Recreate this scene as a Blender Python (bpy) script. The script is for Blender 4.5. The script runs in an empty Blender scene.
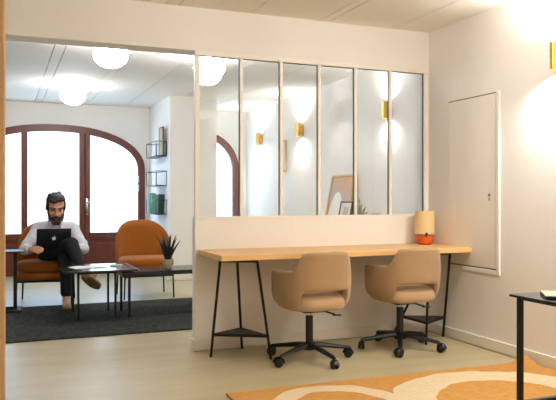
import bpy, bmesh, math, random
from mathutils import Vector, Matrix, Quaternion
random.seed(7)
PI = math.pi
scene = bpy.context.scene
COL = scene.collection

# ------------------------------------------------------------------ materials
def lin(c):
    out = []
    for v in c:
        v = v / 255.0
        out.append(v / 12.92 if v <= 0.04045 else ((v + 0.055) / 1.055) ** 2.4)
    return tuple(out) + (1.0,)

def mat(name, c, rough=0.6, metal=0.0, var=0.0, vscale=8.0, bump=0.0, bscale=60.0, sheen=0.0, spec=0.5, c2=None, coat=0.0):
    m = bpy.data.materials.new(name); m.use_nodes = True
    nt = m.node_tree; b = nt.nodes['Principled BSDF']
    b.inputs['Base Color'].default_value = lin(c)
    b.inputs['Roughness'].default_value = rough
    b.inputs['Metallic'].default_value = metal
    b.inputs['Specular IOR Level'].default_value = spec
    b.inputs['Sheen Weight'].default_value = sheen
    b.inputs['Coat Weight'].default_value = coat
    tc = nt.nodes.new('ShaderNodeTexCoord')
    if var > 0 or c2:
        n = nt.nodes.new('ShaderNodeTexNoise'); n.inputs['Scale'].default_value = vscale; n.inputs['Detail'].default_value = 4
        nt.links.new(tc.outputs['Object'], n.inputs['Vector'])
        r = nt.nodes.new('ShaderNodeMix'); r.data_type = 'RGBA'
        cc = c2 if c2 else tuple(max(0, v * (1 - var)) for v in c)
        r.inputs[6].default_value = lin(c); r.inputs[7].default_value = lin(cc)
        nt.links.new(n.outputs['Fac'], r.inputs[0]); nt.links.new(r.outputs[2], b.inputs['Base Color'])
    if bump > 0:
        n2 = nt.nodes.new('ShaderNodeTexNoise'); n2.inputs['Scale'].default_value = bscale; n2.inputs['Detail'].default_value = 3
        nt.links.new(tc.outputs['Object'], n2.inputs['Vector'])
        bp = nt.nodes.new('ShaderNodeBump'); bp.inputs['Strength'].default_value = bump; bp.inputs['Distance'].default_value = 0.004
        nt.links.new(n2.outputs['Fac'], bp.inputs['Height']); nt.links.new(bp.outputs['Normal'], b.inputs['Normal'])
    return m

def emat(name, c, strength):
    m = bpy.data.materials.new(name); m.use_nodes = True
    b = m.node_tree.nodes['Principled BSDF']
    b.inputs['Base Color'].default_value = lin((235, 235, 235)); b.inputs['Roughness'].default_value = 0.25
    b.inputs['Emission Color'].default_value = lin(c); b.inputs['Emission Strength'].default_value = strength
    return m

def wood_mat(name, c1, c2, axis='X', scale=3.0, rough=0.45, spec=0.5):
    m = bpy.data.materials.new(name); m.use_nodes = True
    nt = m.node_tree; b = nt.nodes['Principled BSDF']; b.inputs['Roughness'].default_value = rough
    b.inputs['Specular IOR Level'].default_value = spec
    tc = nt.nodes.new('ShaderNodeTexCoord'); mp = nt.nodes.new('ShaderNodeMapping')
    s = {'X': (0.6, 14, 14), 'Y': (14, 0.6, 14), 'Z': (14, 14, 0.6)}[axis]
    mp.inputs['Scale'].default_value = s
    nt.links.new(tc.outputs['Object'], mp.inputs['Vector'])
    n = nt.nodes.new('ShaderNodeTexNoise'); n.inputs['Scale'].default_value = scale; n.inputs['Detail'].default_value = 5; n.inputs['Distortion'].default_value = 0.6
    nt.links.new(mp.outputs['Vector'], n.inputs['Vector'])
    r = nt.nodes.new('ShaderNodeValToRGB')
    r.color_ramp.elements[0].position = 0.3; r.color_ramp.elements[0].color = lin(c1)
    r.color_ramp.elements[1].position = 0.7; r.color_ramp.elements[1].color = lin(c2)
    nt.links.new(n.outputs['Fac'], r.inputs['Fac']); nt.links.new(r.outputs['Color'], b.inputs['Base Color'])
    return m

M = {}
M['wall'] = mat('wall_paint', (242, 239, 234), 0.75, var=0.03, vscale=2.0, bump=0.05, bscale=180)
M['panel'] = mat('panel_paint', (240, 235, 226), 0.6, var=0.03, vscale=2.0)
M['ceiling'] = mat('ceiling_board', (240, 236, 226), 0.8, var=0.03, vscale=1.5)
M['gap'] = mat('ceiling_void', (60, 54, 46), 0.9)
M['gap_soft'] = mat('panel_shadow_gap', (112, 100, 82), 0.8)
M['header'] = mat('header_paint', (242, 239, 234), 0.75, var=0.03, vscale=2.0)
M['white_frame'] = mat('white_frame_paint', (240, 236, 228), 0.5)
M['dark_strip'] = mat('dark_pane_strip', (40, 38, 36), 0.6)
M['baseboard'] = mat('baseboard_paint', (236, 230, 218), 0.5)
M['jamb'] = wood_mat('oak_jamb', (184, 144, 100), (200, 160, 112), 'Z', 2.0, 0.5)
M['door_wood'] = wood_mat('mahogany', (86, 34, 22), (112, 50, 32), 'Z', 2.5, 0.4)
M['frost'] = emat('frosted_daylight_glass', (178, 218, 255), 4.6)
M['oak'] = wood_mat('oak_desktop', (214, 166, 104), (228, 186, 126), 'X', 2.5, 0.4)
M['black_metal'] = mat('black_metal', (12, 12, 12), 0.45, 0.3, var=0.1)
M['black_plastic'] = mat('black_plastic', (11, 11, 11), 0.4)
M['chrome'] = mat('chrome', (200, 200, 200), 0.2, 1.0)
M['velvet'] = mat('taupe_velvet', (172, 140, 104), 0.85, var=0.10, vscale=9, bump=0.15, bscale=300, sheen=0.25, spec=0.2)
M['velvet_inside'] = mat('taupe_velvet_cushion', (188, 156, 120), 0.85, var=0.08, vscale=9, bump=0.15, bscale=300, sheen=0.25, spec=0.2)
M['orange'] = mat('ochre_fabric', (156, 86, 14), 0.85, var=0.14, vscale=7, bump=0.2, bscale=260, sheen=0.2, spec=0.2)
M['globe'] = emat('opal_globe_glass', (250, 250, 255), 43.0)
M['globe_added'] = emat('added_globe_glass', (255, 248, 240), 45.0)  # glow for the added globes out of view
M['brass'] = mat('brushed_brass', (242, 192, 88), 0.3, 1.0, var=0.12, vscale=30)
M['bulb'] = emat('sconce_bulb', (255, 224, 178), 14.0)
M['table_black'] = mat('black_table_top', (30, 30, 30), 0.22, var=0.1)
M['table_green'] = mat('dark_glossy_table_top', (44, 46, 46), 0.16)
M['paper'] = mat('pale_paper', (225, 222, 210), 0.7)
M['print_green'] = mat('print_green', (150, 160, 130), 0.7)
M['ceramic'] = mat('pale_ceramic_pot', (188, 180, 150), 0.6, var=0.1, vscale=20)
M['soil'] = mat('soil', (40, 28, 20), 0.95, bump=0.5)
M['leaf'] = mat('dark_leaf', (22, 30, 26), 0.5, var=0.3, vscale=30)
M['leaf_pale'] = mat('pale_leaf', (182, 188, 146), 0.6, var=0.3, vscale=20)
M['shade'] = mat('parchment_shade', (232, 205, 155), 0.8, var=0.04, bump=0.1, bscale=200)
M['lamp_orange'] = mat('orange_glaze', (222, 92, 18), 0.25, var=0.12, vscale=14)
M['skin'] = mat('skin', (205, 148, 120), 0.55, var=0.06, vscale=20)
M['hair'] = mat('dark_hair', (34, 25, 22), 0.6, bump=0.6, bscale=120)
M['beard'] = mat('dark_beard', (58, 40, 34), 0.7, bump=0.6, bscale=160)
M['shirt'] = mat('pale_grey_shirt', (218, 217, 226), 0.85, var=0.06, vscale=18, bump=0.25, bscale=30)
M['trousers'] = mat('dark_navy_trousers', (15, 16, 24), 0.85, bump=0.2, bscale=40)
M['shoe'] = mat('tan_suede', (218, 182, 142), 0.8, var=0.15, vscale=25)
M['sole'] = mat('brown_sole', (184, 148, 84), 0.8, c2=(84, 62, 34), vscale=60)
M['eye'] = mat('dark_eye', (40, 26, 22), 0.9, spec=0.05)
M['lips'] = mat('lips', (160, 96, 84), 0.5)
M['laptop'] = mat('dark_laptop_shell', (36, 38, 44), 0.35, 0.4)
M['keys'] = mat('laptop_keys', (14, 14, 15), 0.5)
M['logo'] = mat('white_logo', (232, 236, 240), 0.35)
M['silver'] = mat('silver_edge', (170, 172, 175), 0.35, 0.7)
M['book_teal'] = mat('teal_cover', (110, 188, 168), 0.6)
M['book_green'] = mat('green_cover', (128, 190, 160), 0.6)
M['book_dark'] = mat('dark_green_cover', (30, 74, 66), 0.6)
M['book_pale'] = mat('pale_cover', (190, 200, 190), 0.6)
M['frame_oak'] = wood_mat('pale_oak_frame', (196, 160, 104), (214, 180, 124), 'Z', 3, 0.5)
M['frame_dark'] = mat('dark_frame', (70, 62, 50), 0.5)
M['wire'] = mat('grey_wire', (52, 60, 62), 0.45, 0.4)
M['pad_beige'] = mat('beige_board', (196, 178, 136), 0.7)
M['cabinet'] = mat('white_cabinet', (226, 220, 208), 0.5)
M['note_cover'] = mat('pale_notebook_cover', (176, 162, 130), 0.5)
M['note_dark'] = mat('dark_notebook_edge', (26, 25, 24), 0.5)
M['pebble'] = mat('pale_pebble', (206, 200, 186), 0.7)

def floor_mat():
    m = mat('poured_floor', (186, 172, 142), 0.36, var=0.0, bump=0.03, bscale=30)
    nt = m.node_tree; b = nt.nodes['Principled BSDF']
    tc = nt.nodes.new('ShaderNodeTexCoord'); mp = nt.nodes.new('ShaderNodeMapping'); mp.inputs['Scale'].default_value = (0.5, 2.2, 1)
    nt.links.new(tc.outputs['Object'], mp.inputs['Vector'])
    n = nt.nodes.new('ShaderNodeTexNoise'); n.inputs['Scale'].default_value = 2.2; n.inputs['Detail'].default_value = 6; n.inputs['Roughness'].default_value = 0.6
    nt.links.new(mp.outputs['Vector'], n.inputs['Vector'])
    r = nt.nodes.new('ShaderNodeValToRGB')
    r.color_ramp.elements[0].position = 0.3; r.color_ramp.elements[0].color = lin((170, 156, 122))
    r.color_ramp.elements[1].position = 0.75; r.color_ramp.elements[1].color = lin((190, 177, 141))
    nt.links.new(n.outputs['Fac'], r.inputs['Fac']); nt.links.new(r.outputs['Color'], b.inputs['Base Color'])
    return m
M['floor'] = floor_mat()

def carpet_mat():
    m = bpy.data.materials.new('charcoal_carpet'); m.use_nodes = True
    nt = m.node_tree; b = nt.nodes['Principled BSDF']; b.inputs['Roughness'].default_value = 0.95; b.inputs['Specular IOR Level'].default_value = 0.1
    tc = nt.nodes.new('ShaderNodeTexCoord')
    n = nt.nodes.new('ShaderNodeTexNoise'); n.inputs['Scale'].default_value = 26; n.inputs['Detail'].default_value = 6; n.inputs['Roughness'].default_value = 0.75
    nt.links.new(tc.outputs['Object'], n.inputs['Vector'])
    r = nt.nodes.new('ShaderNodeValToRGB')
    r.color_ramp.elements[0].position = 0.36; r.color_ramp.elements[0].color = lin((20, 23, 24))
    r.color_ramp.elements[1].position = 0.70; r.color_ramp.elements[1].color = lin((78, 79, 72))
    nt.links.new(n.outputs['Fac'], r.inputs['Fac']); nt.links.new(r.outputs['Color'], b.inputs['Base Color'])
    bp = nt.nodes.new('ShaderNodeBump'); bp.inputs['Strength'].default_value = 0.6; bp.inputs['Distance'].default_value = 0.006
    nt.links.new(n.outputs['Fac'], bp.inputs['Height']); nt.links.new(bp.outputs['Normal'], b.inputs['Normal'])
    return m
M['carpet'] = carpet_mat()

def rug_mat():
    """tan jute with cream woven rings, in rug object coordinates (metres)"""
    m = bpy.data.materials.new('tan_rug_with_cream_rings'); m.use_nodes = True
    nt = m.node_tree; b = nt.nodes['Principled BSDF']; b.inputs['Roughness'].default_value = 0.95; b.inputs['Specular IOR Level'].default_value = 0.1
    tc = nt.nodes.new('ShaderNodeTexCoord')
    wob = nt.nodes.new('ShaderNodeTexNoise'); wob.inputs['Scale'].default_value = 5; wob.inputs['Detail'].default_value = 1
    nt.links.new(tc.outputs['Object'], wob.inputs['Vector'])
    sc = nt.nodes.new('ShaderNodeVectorMath'); sc.operation = 'SCALE'; sc.inputs['Scale'].default_value = 0.09
    nt.links.new(wob.outputs['Color'], sc.inputs[0])
    ad = nt.nodes.new('ShaderNodeVectorMath'); ad.operation = 'ADD'
    nt.links.new(tc.outputs['Object'], ad.inputs[0]); nt.links.new(sc.outputs['Vector'], ad.inputs[1])
    off = nt.nodes.new('ShaderNodeVectorMath'); off.operation = 'SUBTRACT'; off.inputs[1].default_value = (0.045, 0.045, 0.0)
    nt.links.new(ad.outputs['Vector'], off.inputs[0])
    def math_(op, a=None, bb=None, v=None):
        n = nt.nodes.new('ShaderNodeMath'); n.operation = op
        if a is not None: nt.links.new(a, n.inputs[0])
        if bb is not None: nt.links.new(bb, n.inputs[1])
        if v is not None: n.inputs[1].default_value = v
        return n.outputs[0]
    def ellipse(cx, cy, ra, rb):
        mp = nt.nodes.new('ShaderNodeMapping'); mp.vector_type = 'TEXTURE'
        mp.inputs['Location'].default_value = (cx, cy, 0); mp.inputs['Scale'].default_value = (ra, rb, 1000.0)
        nt.links.new(off.outputs['Vector'], mp.inputs['Vector'])
        ln = nt.nodes.new('ShaderNodeVectorMath'); ln.operation = 'LENGTH'
        nt.links.new(mp.outputs['Vector'], ln.inputs[0])
        return math_('LESS_THAN', ln.outputs['Value'], None, 1.0)
    total = None
    for (cx, cy, oa, ob, ia, ib) in RINGS:
        o_ = ellipse(cx, cy, oa, ob); i_ = ellipse(cx + 0.01, cy - 0.01, ia, ib)
        d = math_('SUBTRACT', o_, i_)
        total = d if total is None else math_('MAXIMUM', total, d)
    fib = nt.nodes.new('ShaderNodeTexNoise'); fib.inputs['Scale'].default_value = 24; fib.inputs['Detail'].default_value = 5
    mpf = nt.nodes.new('ShaderNodeMapping'); mpf.inputs['Scale'].default_value = (1, 5, 1)
    nt.links.new(tc.outputs['Object'], mpf.inputs['Vector']); nt.links.new(mpf.outputs['Vector'], fib.inputs['Vector'])
    def ramp(c1, c2):
        r = nt.nodes.new('ShaderNodeValToRGB')
        r.color_ramp.elements[0].position = 0.3; r.color_ramp.elements[0].color = lin(c1)
        r.color_ramp.elements[1].position = 0.7; r.color_ramp.elements[1].color = lin(c2)
        nt.links.new(fib.outputs['Fac'], r.inputs['Fac']); return r.outputs['Color']
    tan = ramp((172, 122, 60), (194, 146, 84)); cream = ramp((200, 178, 142), (216, 198, 166))
    mx = nt.nodes.new('ShaderNodeMix'); mx.data_type = 'RGBA'
    nt.links.new(total, mx.inputs[0]); nt.links.new(tan, mx.inputs[6]); nt.links.new(cream, mx.inputs[7])
    nt.links.new(mx.outputs[2], b.inputs['Base Color'])
    bp = nt.nodes.new('ShaderNodeBump'); bp.inputs['Strength'].default_value = 0.4; bp.inputs['Distance'].default_value = 0.004
    nt.links.new(fib.outputs['Fac'], bp.inputs['Height']); nt.links.new(bp.outputs['Normal'], b.inputs['Normal'])
    return m

def glass_mat():
    m = bpy.data.materials.new('clear_glass'); m.use_nodes = True
    nt = m.node_tree; nt.nodes.clear()
    out = nt.nodes.new('ShaderNodeOutputMaterial'); mix = nt.nodes.new('ShaderNodeMixShader')
    t = nt.nodes.new('ShaderNodeBsdfTransparent'); t.inputs['Color'].default_value = (0.97, 0.975, 0.97, 1)
    g = nt.nodes.new('ShaderNodeBsdfGlossy'); g.inputs['Roughness'].default_value = 0.0
    lw = nt.nodes.new('ShaderNodeFresnel'); lw.inputs['IOR'].default_value = 1.5
    nt.links.new(lw.outputs[0], mix.inputs[0]); nt.links.new(t.outputs[0], mix.inputs[1]); nt.links.new(g.outputs[0], mix.inputs[2])
    nt.links.new(mix.outputs[0], out.inputs['Surface'])
    return m
M['glass'] = glass_mat()

def art_mat():
    """abstract print: warm wash with a pale arch low down (object coords: y across, z up)"""
    m = bpy.data.materials.new('abstract_arch_print'); m.use_nodes = True
    nt = m.node_tree; b = nt.nodes['Principled BSDF']; b.inputs['Roughness'].default_value = 0.6
    tc = nt.nodes.new('ShaderNodeTexCoord')
    n = nt.nodes.new('ShaderNodeTexNoise'); n.inputs['Scale'].default_value = 4.5; n.inputs['Detail'].default_value = 2
    nt.links.new(tc.outputs['Object'], n.inputs['Vector'])
    r = nt.nodes.new('ShaderNodeValToRGB')
    r.color_ramp.elements[0].position = 0.35; r.color_ramp.elements[0].color = lin((222, 160, 104))
    r.color_ramp.elements[1].position = 0.62; r.color_ramp.elements[1].color = lin((186, 176, 172))
    nt.links.new(n.outputs['Fac'], r.inputs['Fac'])
    mp = nt.nodes.new('ShaderNodeMapping'); mp.vector_type = 'TEXTURE'
    mp.inputs['Location'].default_value = (0, 0.06, -0.22); mp.inputs['Scale'].default_value = (1000, 0.16, 0.32)
    nt.links.new(tc.outputs['Object'], mp.inputs['Vector'])
    ln = nt.nodes.new('ShaderNodeVectorMath'); ln.operation = 'LENGTH'; nt.links.new(mp.outputs['Vector'], ln.inputs[0])
    lt = nt.nodes.new('ShaderNodeMath'); lt.operation = 'LESS_THAN'; lt.inputs[1].default_value = 1.0
    nt.links.new(ln.outputs['Value'], lt.inputs[0])
    mx = nt.nodes.new('ShaderNodeMix'); mx.data_type = 'RGBA'
    nt.links.new(lt.outputs[0], mx.inputs[0]); nt.links.new(r.outputs['Color'], mx.inputs[6]); mx.inputs[7].default_value = lin((236, 234, 226))
    nt.links.new(mx.outputs[2], b.inputs['Base Color'])
    return m
M['art'] = art_mat()

# ------------------------------------------------------------------ geometry helpers
def box(bm, c, s, rz=0.0, bev=0.0, seg=2, rot=None):
    t = bmesh.new()
    bmesh.ops.create_cube(t, size=1.0)
    bmesh.ops.scale(t, vec=Vector(s), verts=t.verts)
    if bev > 0:
        bmesh.ops.bevel(t, geom=list(t.edges), offset=min(bev, min(s) * 0.49), segments=seg, profile=0.5, affect='EDGES')
    R = rot if rot is not None else Matrix.Rotation(rz, 3, 'Z')
    for v in t.verts: v.co = R @ v.co + Vector(c)
    merge(bm, t)

def merge(bm, t):
    me = bpy.data.meshes.new('tmp'); t.to_mesh(me); t.free(); bm.from_mesh(me); bpy.data.meshes.remove(me)

def frames(pts, closed):
    n = len(pts); T = []
    for i in range(n):
        if closed: d = pts[(i + 1) % n] - pts[i - 1]
        else: d = pts[min(i + 1, n - 1)] - pts[max(i - 1, 0)]
        T.append(d.normalized())
    up = Vector((0, 0, 1)) if abs(T[0].z) < 0.9 else Vector((0, 1, 0))
    N = (up - T[0] * up.dot(T[0])).normalized(); out = []
    for i in range(n):
        if i > 0:
            q = T[i - 1].rotation_difference(T[i]); N = q @ N
        N = (N - T[i] * N.dot(T[i])).normalized()
        out.append((T[i], N, T[i].cross(N)))
    return out

def tube(bm, pts, r, seg=8, closed=False, radii=None, flat=(1, 1)):
    pts = [Vector(p) for p in pts]; fr = frames(pts, closed); rings = []
    for i, p in enumerate(pts):
        rr = radii[i] if radii else r
        _, N, B = fr[i]
        rings.append([bm.verts.new(p + N * (rr * flat[0] * math.cos(2 * PI * k / seg)) + B * (rr * flat[1] * math.sin(2 * PI * k / seg))) for k in range(seg)])
    m = len(pts)
    for i in range(m if closed else m - 1):
        a, b = rings[i], rings[(i + 1) % m]
        for k in range(seg): bm.faces.new((a[k], a[(k + 1) % seg], b[(k + 1) % seg], b[k]))
    if not closed:
        bm.faces.new(rings[0][::-1]); bm.faces.new(rings[-1])

def lathe(bm, prof, seg=24, c=(0, 0, 0), cap=True):
    c = Vector(c); rings = []
    for r, z in prof:
        if r < 1e-6: rings.append([bm.verts.new(c + Vector((0, 0, z)))])
        else: rings.append([bm.verts.new(c + Vector((r * math.cos(2 * PI * k / seg), r * math.sin(2 * PI * k / seg), z))) for k in range(seg)])
    for a, b in zip(rings[:-1], rings[1:]):
        for k in range(seg):
            k2 = (k + 1) % seg
            if len(a) == 1 and len(b) == 1: continue
            if len(a) == 1: bm.faces.new((a[0], b[k2], b[k]))
            elif len(b) == 1: bm.faces.new((a[k], a[k2], b[0]))
            else: bm.faces.new((a[k], a[k2], b[k2], b[k]))
    if cap:
        if len(rings[0]) > 1: bm.faces.new(rings[0][::-1])
        if len(rings[-1]) > 1: bm.faces.new(rings[-1])

def prism(bm, poly, fn0, fn1):
    a = [bm.verts.new(Vector(fn0(*p))) for p in poly]; b = [bm.verts.new(Vector(fn1(*p))) for p in poly]
    n = len(poly)
    bm.faces.new(a); bm.faces.new(b[::-1])
    for i in range(n): bm.faces.new((a[i], b[i], b[(i + 1) % n], a[(i + 1) % n]))

def loft(bm, rings, cap=True):
    R = [[bm.verts.new(Vector(p)) for p in r] for r in rings]; n = len(R[0])
    for a, b in zip(R[:-1], R[1:]):
        for k in range(n): bm.faces.new((a[k], a[(k + 1) % n], b[(k + 1) % n], b[k]))
    if cap: bm.faces.new(R[0][::-1]); bm.faces.new(R[-1])

def build(name, bm, m, parent=None, smooth=True, sub=0, bev=0.0, loc=None):
    bmesh.ops.recalc_face_normals(bm, faces=bm.faces)
    me = bpy.data.meshes.new(name); bm.to_mesh(me); bm.free()
    if m: me.materials.append(m)
    for p in me.polygons: p.use_smooth = smooth
    o = bpy.data.objects.new(name, me); COL.objects.link(o)
    if sub:
        s = o.modifiers.new('sub', 'SUBSURF'); s.levels = sub; s.render_levels = sub
    if bev:
        b = o.modifiers.new('bev', 'BEVEL'); b.width = bev; b.segments = 2; b.limit_method = 'ANGLE'; b.angle_limit = math.radians(40)
    if smooth and not sub:
        try: me.set_sharp_from_angle(angle=math.radians(38))
        except Exception: pass
    if parent: o.parent = parent
    if loc: o.location = loc
    return o

def tag(o, label, cat, group=None, kind=None):
    o['label'] = label; o['category'] = cat
    if group: o['group'] = group
    if kind: o['kind'] = kind
    return o

def thing(name, label, cat, loc=(0, 0, 0), rz=0.0, group=None):
    e = bpy.data.objects.new(name, None); COL.objects.link(e); e.empty_display_size = 0.1
    e.location = loc; e.rotation_euler = (0, 0, rz)
    return tag(e, label, cat, group)

def struct(name, bm, m, smooth=False, bev=0.0, label=None):
    o = build(name, bm, m, None, smooth, 0, bev); o['kind'] = 'structure'
    if label: o['label'] = label
    return o

def bmn(): return bmesh.new()

def dup(root, loc, rz=None, label=None):
    r = root.copy(); COL.objects.link(r); r.location = loc
    if rz is not None: r.rotation_euler = (0, 0, rz)
    if label: r['label'] = label
    for ch in list(root.children):
        c = ch.copy(); COL.objects.link(c); c.parent = r; c.matrix_parent_inverse = ch.matrix_parent_inverse.copy()
        for g in list(ch.children):
            d = g.copy(); COL.objects.link(d); d.parent = c; d.matrix_parent_inverse = g.matrix_parent_inverse.copy()
    return r

# ------------------------------------------------------------------ dimensions
XL, XR, XB = -2.6, 3.35, 3.72           # outer left, near right wall, back-room right wall
YN, YP, YF = -2.2, 4.84, 10.5           # behind camera, partition face, facade
ZC = 2.52
XO = 1.32                               # left end of the partition
# ------------------------------------------------------------------ shell
bm = bmn(); box(bm, ((XL + XB) / 2, (YN + YF) / 2, -0.05), (XB - XL + 0.6, YF - YN + 0.6, 0.1)); struct('floor', bm, M['floor'])

bm = bmn()                              # ceiling boards, gaps between them show the void above
grooves = [-1.88, -1.27, -0.66, -0.13, -0.03, 0.46, 0.56, 1.10, 1.20, 1.75, 2.33, 2.41, 3.0]
xs = [XL - 0.3] + grooves + [XB + 0.3]
ys = [YN - 0.3, 2.2, YP + 0.09, 8.65, YF + 0.3]
for i in range(len(xs) - 1):
    for j in range(len(ys) - 1):
        g = 0.007
        x0, x1, y0, y1 = xs[i] + g / 2, xs[i + 1] - g / 2, ys[j] + g / 2, ys[j + 1] - g / 2
        box(bm, ((x0 + x1) / 2, (y0 + y1) / 2, ZC + 0.012), (x1 - x0, y1 - y0, 0.024))
ce = struct('ceiling', bm, M['ceiling'])
bm = bmn(); box(bm, ((XL + XB) / 2, (YN + YF) / 2, ZC + 0.075), (XB - XL + 0.6, YF - YN + 0.6, 0.1))
o = struct('trim_1', bm, M['gap'], label='dark void above the ceiling boards')

bm = bmn(); box(bm, (XR + 0.35, (YN + YP + 0.18) / 2, ZC / 2 + 0.0), (0.7, YP + 0.18 - YN, ZC)); struct('wall_right', bm, M['wall'])
bm = bmn(); box(bm, (XB + 0.15, (YP + 0.18 + YF) / 2 + 0.1, ZC / 2), (0.3, YF - YP + 0.1, ZC)); struct('wall_right_rear', bm, M['wall'])
bm = bmn(); box(bm, (XL - 0.1, (YN + YF) / 2, ZC / 2), (0.2, YF - YN + 0.4, ZC)); struct('wall_left', bm, M['wall'])
bm = bmn(); box(bm, ((XL + XR) / 2, YN - 0.1, ZC / 2), (XR - XL + 0.4, 0.2, ZC)); struct('wall_behind', bm, M['wall'])
# doorway jamb at the left edge of the picture
bm = bmn(); box(bm, ((XL - 0.05) / 2, 2.30, ZC / 2), (-0.05 - XL, 0.16, ZC)); struct('wall_front', bm, M['wall'])
bm = bmn(); box(bm, (-0.018, 2.30, ZC / 2), (0.064, 0.19, ZC), bev=0.006); struct('trim_2', bm, M['jamb'], label='pale oak door lining at the left edge of the view')
# header above opening and glass
bm = bmn(); box(bm, ((XL + XR) / 2, YP + 0.09, (2.205 + ZC) / 2), (XR - XL, 0.18, ZC - 2.205)); struct('wall_header', bm, M['header'])
# low partition wall
bm = bmn(); box(bm, ((XO + XR) / 2, YP + 0.04, 0.4825), (XR - XO, 0.08, 0.965)); struct('wall_partition', bm, M['wall'])
# stub wall between the two arched doors
PX0, PX1, PY = 2.13, 2.79, 9.1
bm = bmn(); box(bm, ((PX0 + PX1) / 2, (PY + YF) / 2, ZC / 2), (PX1 - PX0, YF - PY, ZC)); struct('wall_stub', bm, M['wall'])

# facade with two arched openings
A1 = dict(cx=0.75, a=1.31, spring=1.55, rise=0.66)
A2 = dict(cx=2.85, a=0.74, spring=1.55, rise=0.66, clip=PX1)
def ell(A, x, inset=0.0):
    a, b = A['a'] - inset, A['rise'] - inset
    t = max(0.0, 1 - (abs((x - A['cx']) / a)) ** 2.2)
    return A['spring'] + b * t ** (1 / 2.2)
def arch_xs(x0, x1, A, inset=0.0, n=36):
    out = []
    for i in range(n + 1):
        t = i / n; out.append(x0 + (x1 - x0) * (0.5 - 0.5 * math.cos(PI * t)))
    return out
def arch_poly(A, x0, x1, z0, inset):
    p = [(x0, z0)]
    for x in arch_xs(x0, x1, A): p.append((x, max(ell(A, x, inset), z0)))
    p.append((x1, z0)); return p
bm = bmn()
L, R_ = A1['cx'] - A1['a'], A1['cx'] + A1['a']
r2 = A2['cx'] + A2['a']
def solid(xa, xb, za, zb):
    q = [(xa, za[0]), (xb, za[1]), (xb, zb), (xa, zb)]
    prism(bm, q, lambda x, z: (x, YF, z), lambda x, z: (x, YF + 0.25, z))
solid(XL - 0.2, L, (0, 0), ZC); solid(R_, PX1, (0, 0), ZC); solid(r2, XB + 0.3, (0, 0), ZC)
for A_, xa, xb in ((A1, L, R_), (A2, PX1, r2)):
    xx = arch_xs(xa, xb, A_)
    for p, q in zip(xx[:-1], xx[1:]): solid(p, q, (ell(A_, p), ell(A_, q)), ZC)
struct('wall_back', bm, M['wall'])

def arched_door(name, A, x0, x1, posts, label, z_sill=0.58):
    d = bpy.data.objects.new(name, None); COL.objects.link(d); d['kind'] = 'structure'; d['label'] = label
    Y0, Y1 = YF - 0.03, YF + 0.09; fw = 0.105
    # frame: arch band + side posts
    bm = bmn()
    lo, hi = [], []
    xa = arch_xs(x0, x1, A, n=44)
    cx = A['cx']
    for x in xa:
        zo = ell(A, x)
        xi = cx + (x - cx) * (A['a'] - fw) / A['a']
        if x0 == A.get('clip'): xi = max(xi, x0)
        hi.append((x, zo)); lo.append((xi, ell(A, xi, fw)))
    for i in range(len(xa) - 1):
        q = [lo[i], lo[i + 1], hi[i + 1], hi[i]]
        vs = [[bm.verts.new((p[0], y, p[1])) for p in q] for y in (Y0, Y1)]
        a, b = vs
        bm.faces.new(a); bm.faces.new(b[::-1])
        bm.faces.new((a[0], b[0], b[1], a[1])); bm.faces.new((a[3], a[2], b[2], b[3]))
    bmesh.ops.remove_doubles(bm, verts=bm.verts, dist=1e-5)
    box(bm, (x1 - fw / 2, (Y0 + Y1) / 2, A['spring'] / 2), (fw, Y1 - Y0, A['spring']))
    if x0 != A.get('clip'): box(bm, (x0 + fw / 2, (Y0 + Y1) / 2, A['spring'] / 2), (fw, Y1 - Y0, A['spring']))
    build('door_frame', bm, M['door_wood'], d, smooth=False)
    xin0 = x0 + (0 if x0 == A.get('clip') else fw); xin1 = x1 - fw
    edges = [xin0] + [v for p in posts for v in (p[0], p[1])] + [xin1]
    for (pa, pb) in posts:
        bm = bmn()
        zt = min(ell(A, pa, fw), ell(A, pb, fw)) + 0.03
        if pb - pa > 0.11:                       # meeting stiles of two leaves with a rebate
            mid = (pa + pb) / 2
            box(bm, ((pa + mid) / 2 - 0.003, YF + 0.02, zt / 2), (mid - pa - 0.006, 0.07, zt), bev=0.006)
            box(bm, ((pb + mid) / 2 + 0.003, YF + 0.015, zt / 2), (pb - mid - 0.006, 0.08, zt), bev=0.006)
            box(bm, (mid, YF + 0.03, zt / 2), (0.02, 0.05, zt))
        else:
            box(bm, ((pa + pb) / 2, YF + 0.015, zt / 2), (pb - pa, 0.08, zt), bev=0.006)
        build('door_stile', bm, M['door_wood'], d, smooth=False)
    for i in range(0, len(edges), 2):
        a, b = edges[i], edges[i + 1]
        bm = bmn(); box(bm, ((a + b) / 2, YF + 0.04, z_sill / 2), (b - a, 0.05, z_sill))
        box(bm, ((a + b) / 2, YF + 0.02, z_sill / 2 - 0.03), (b - a - 0.16, 0.03, z_sill - 0.2), bev=0.01)
        build('lower_panel', bm, M['door_wood'], d, smooth=False)
        bm = bmn(); box(bm, ((a + b) / 2, YF + 0.02, z_sill - 0.02), (b - a, 0.07, 0.10), bev=0.008)
        build('door_rail', bm, M['door_wood'], d, smooth=False)
        bm = bmn()
        prism(bm, arch_poly(A, a, b, z_sill, fw - 0.01), lambda x, z: (x, YF + 0.04, z), lambda x, z: (x, YF + 0.05, z))
        o = build('pane', bm, M['frost'], d, smooth=False); o['label'] = 'frosted pane lit by daylight'
    return d
P1a, P1b = (0.275, 0.365), (1.085, 1.245)
d1 = arched_door('door_1', A1, L, R_, [P1a, P1b], 'wide arched mahogany door with three frosted panes behind the seated man')
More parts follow.
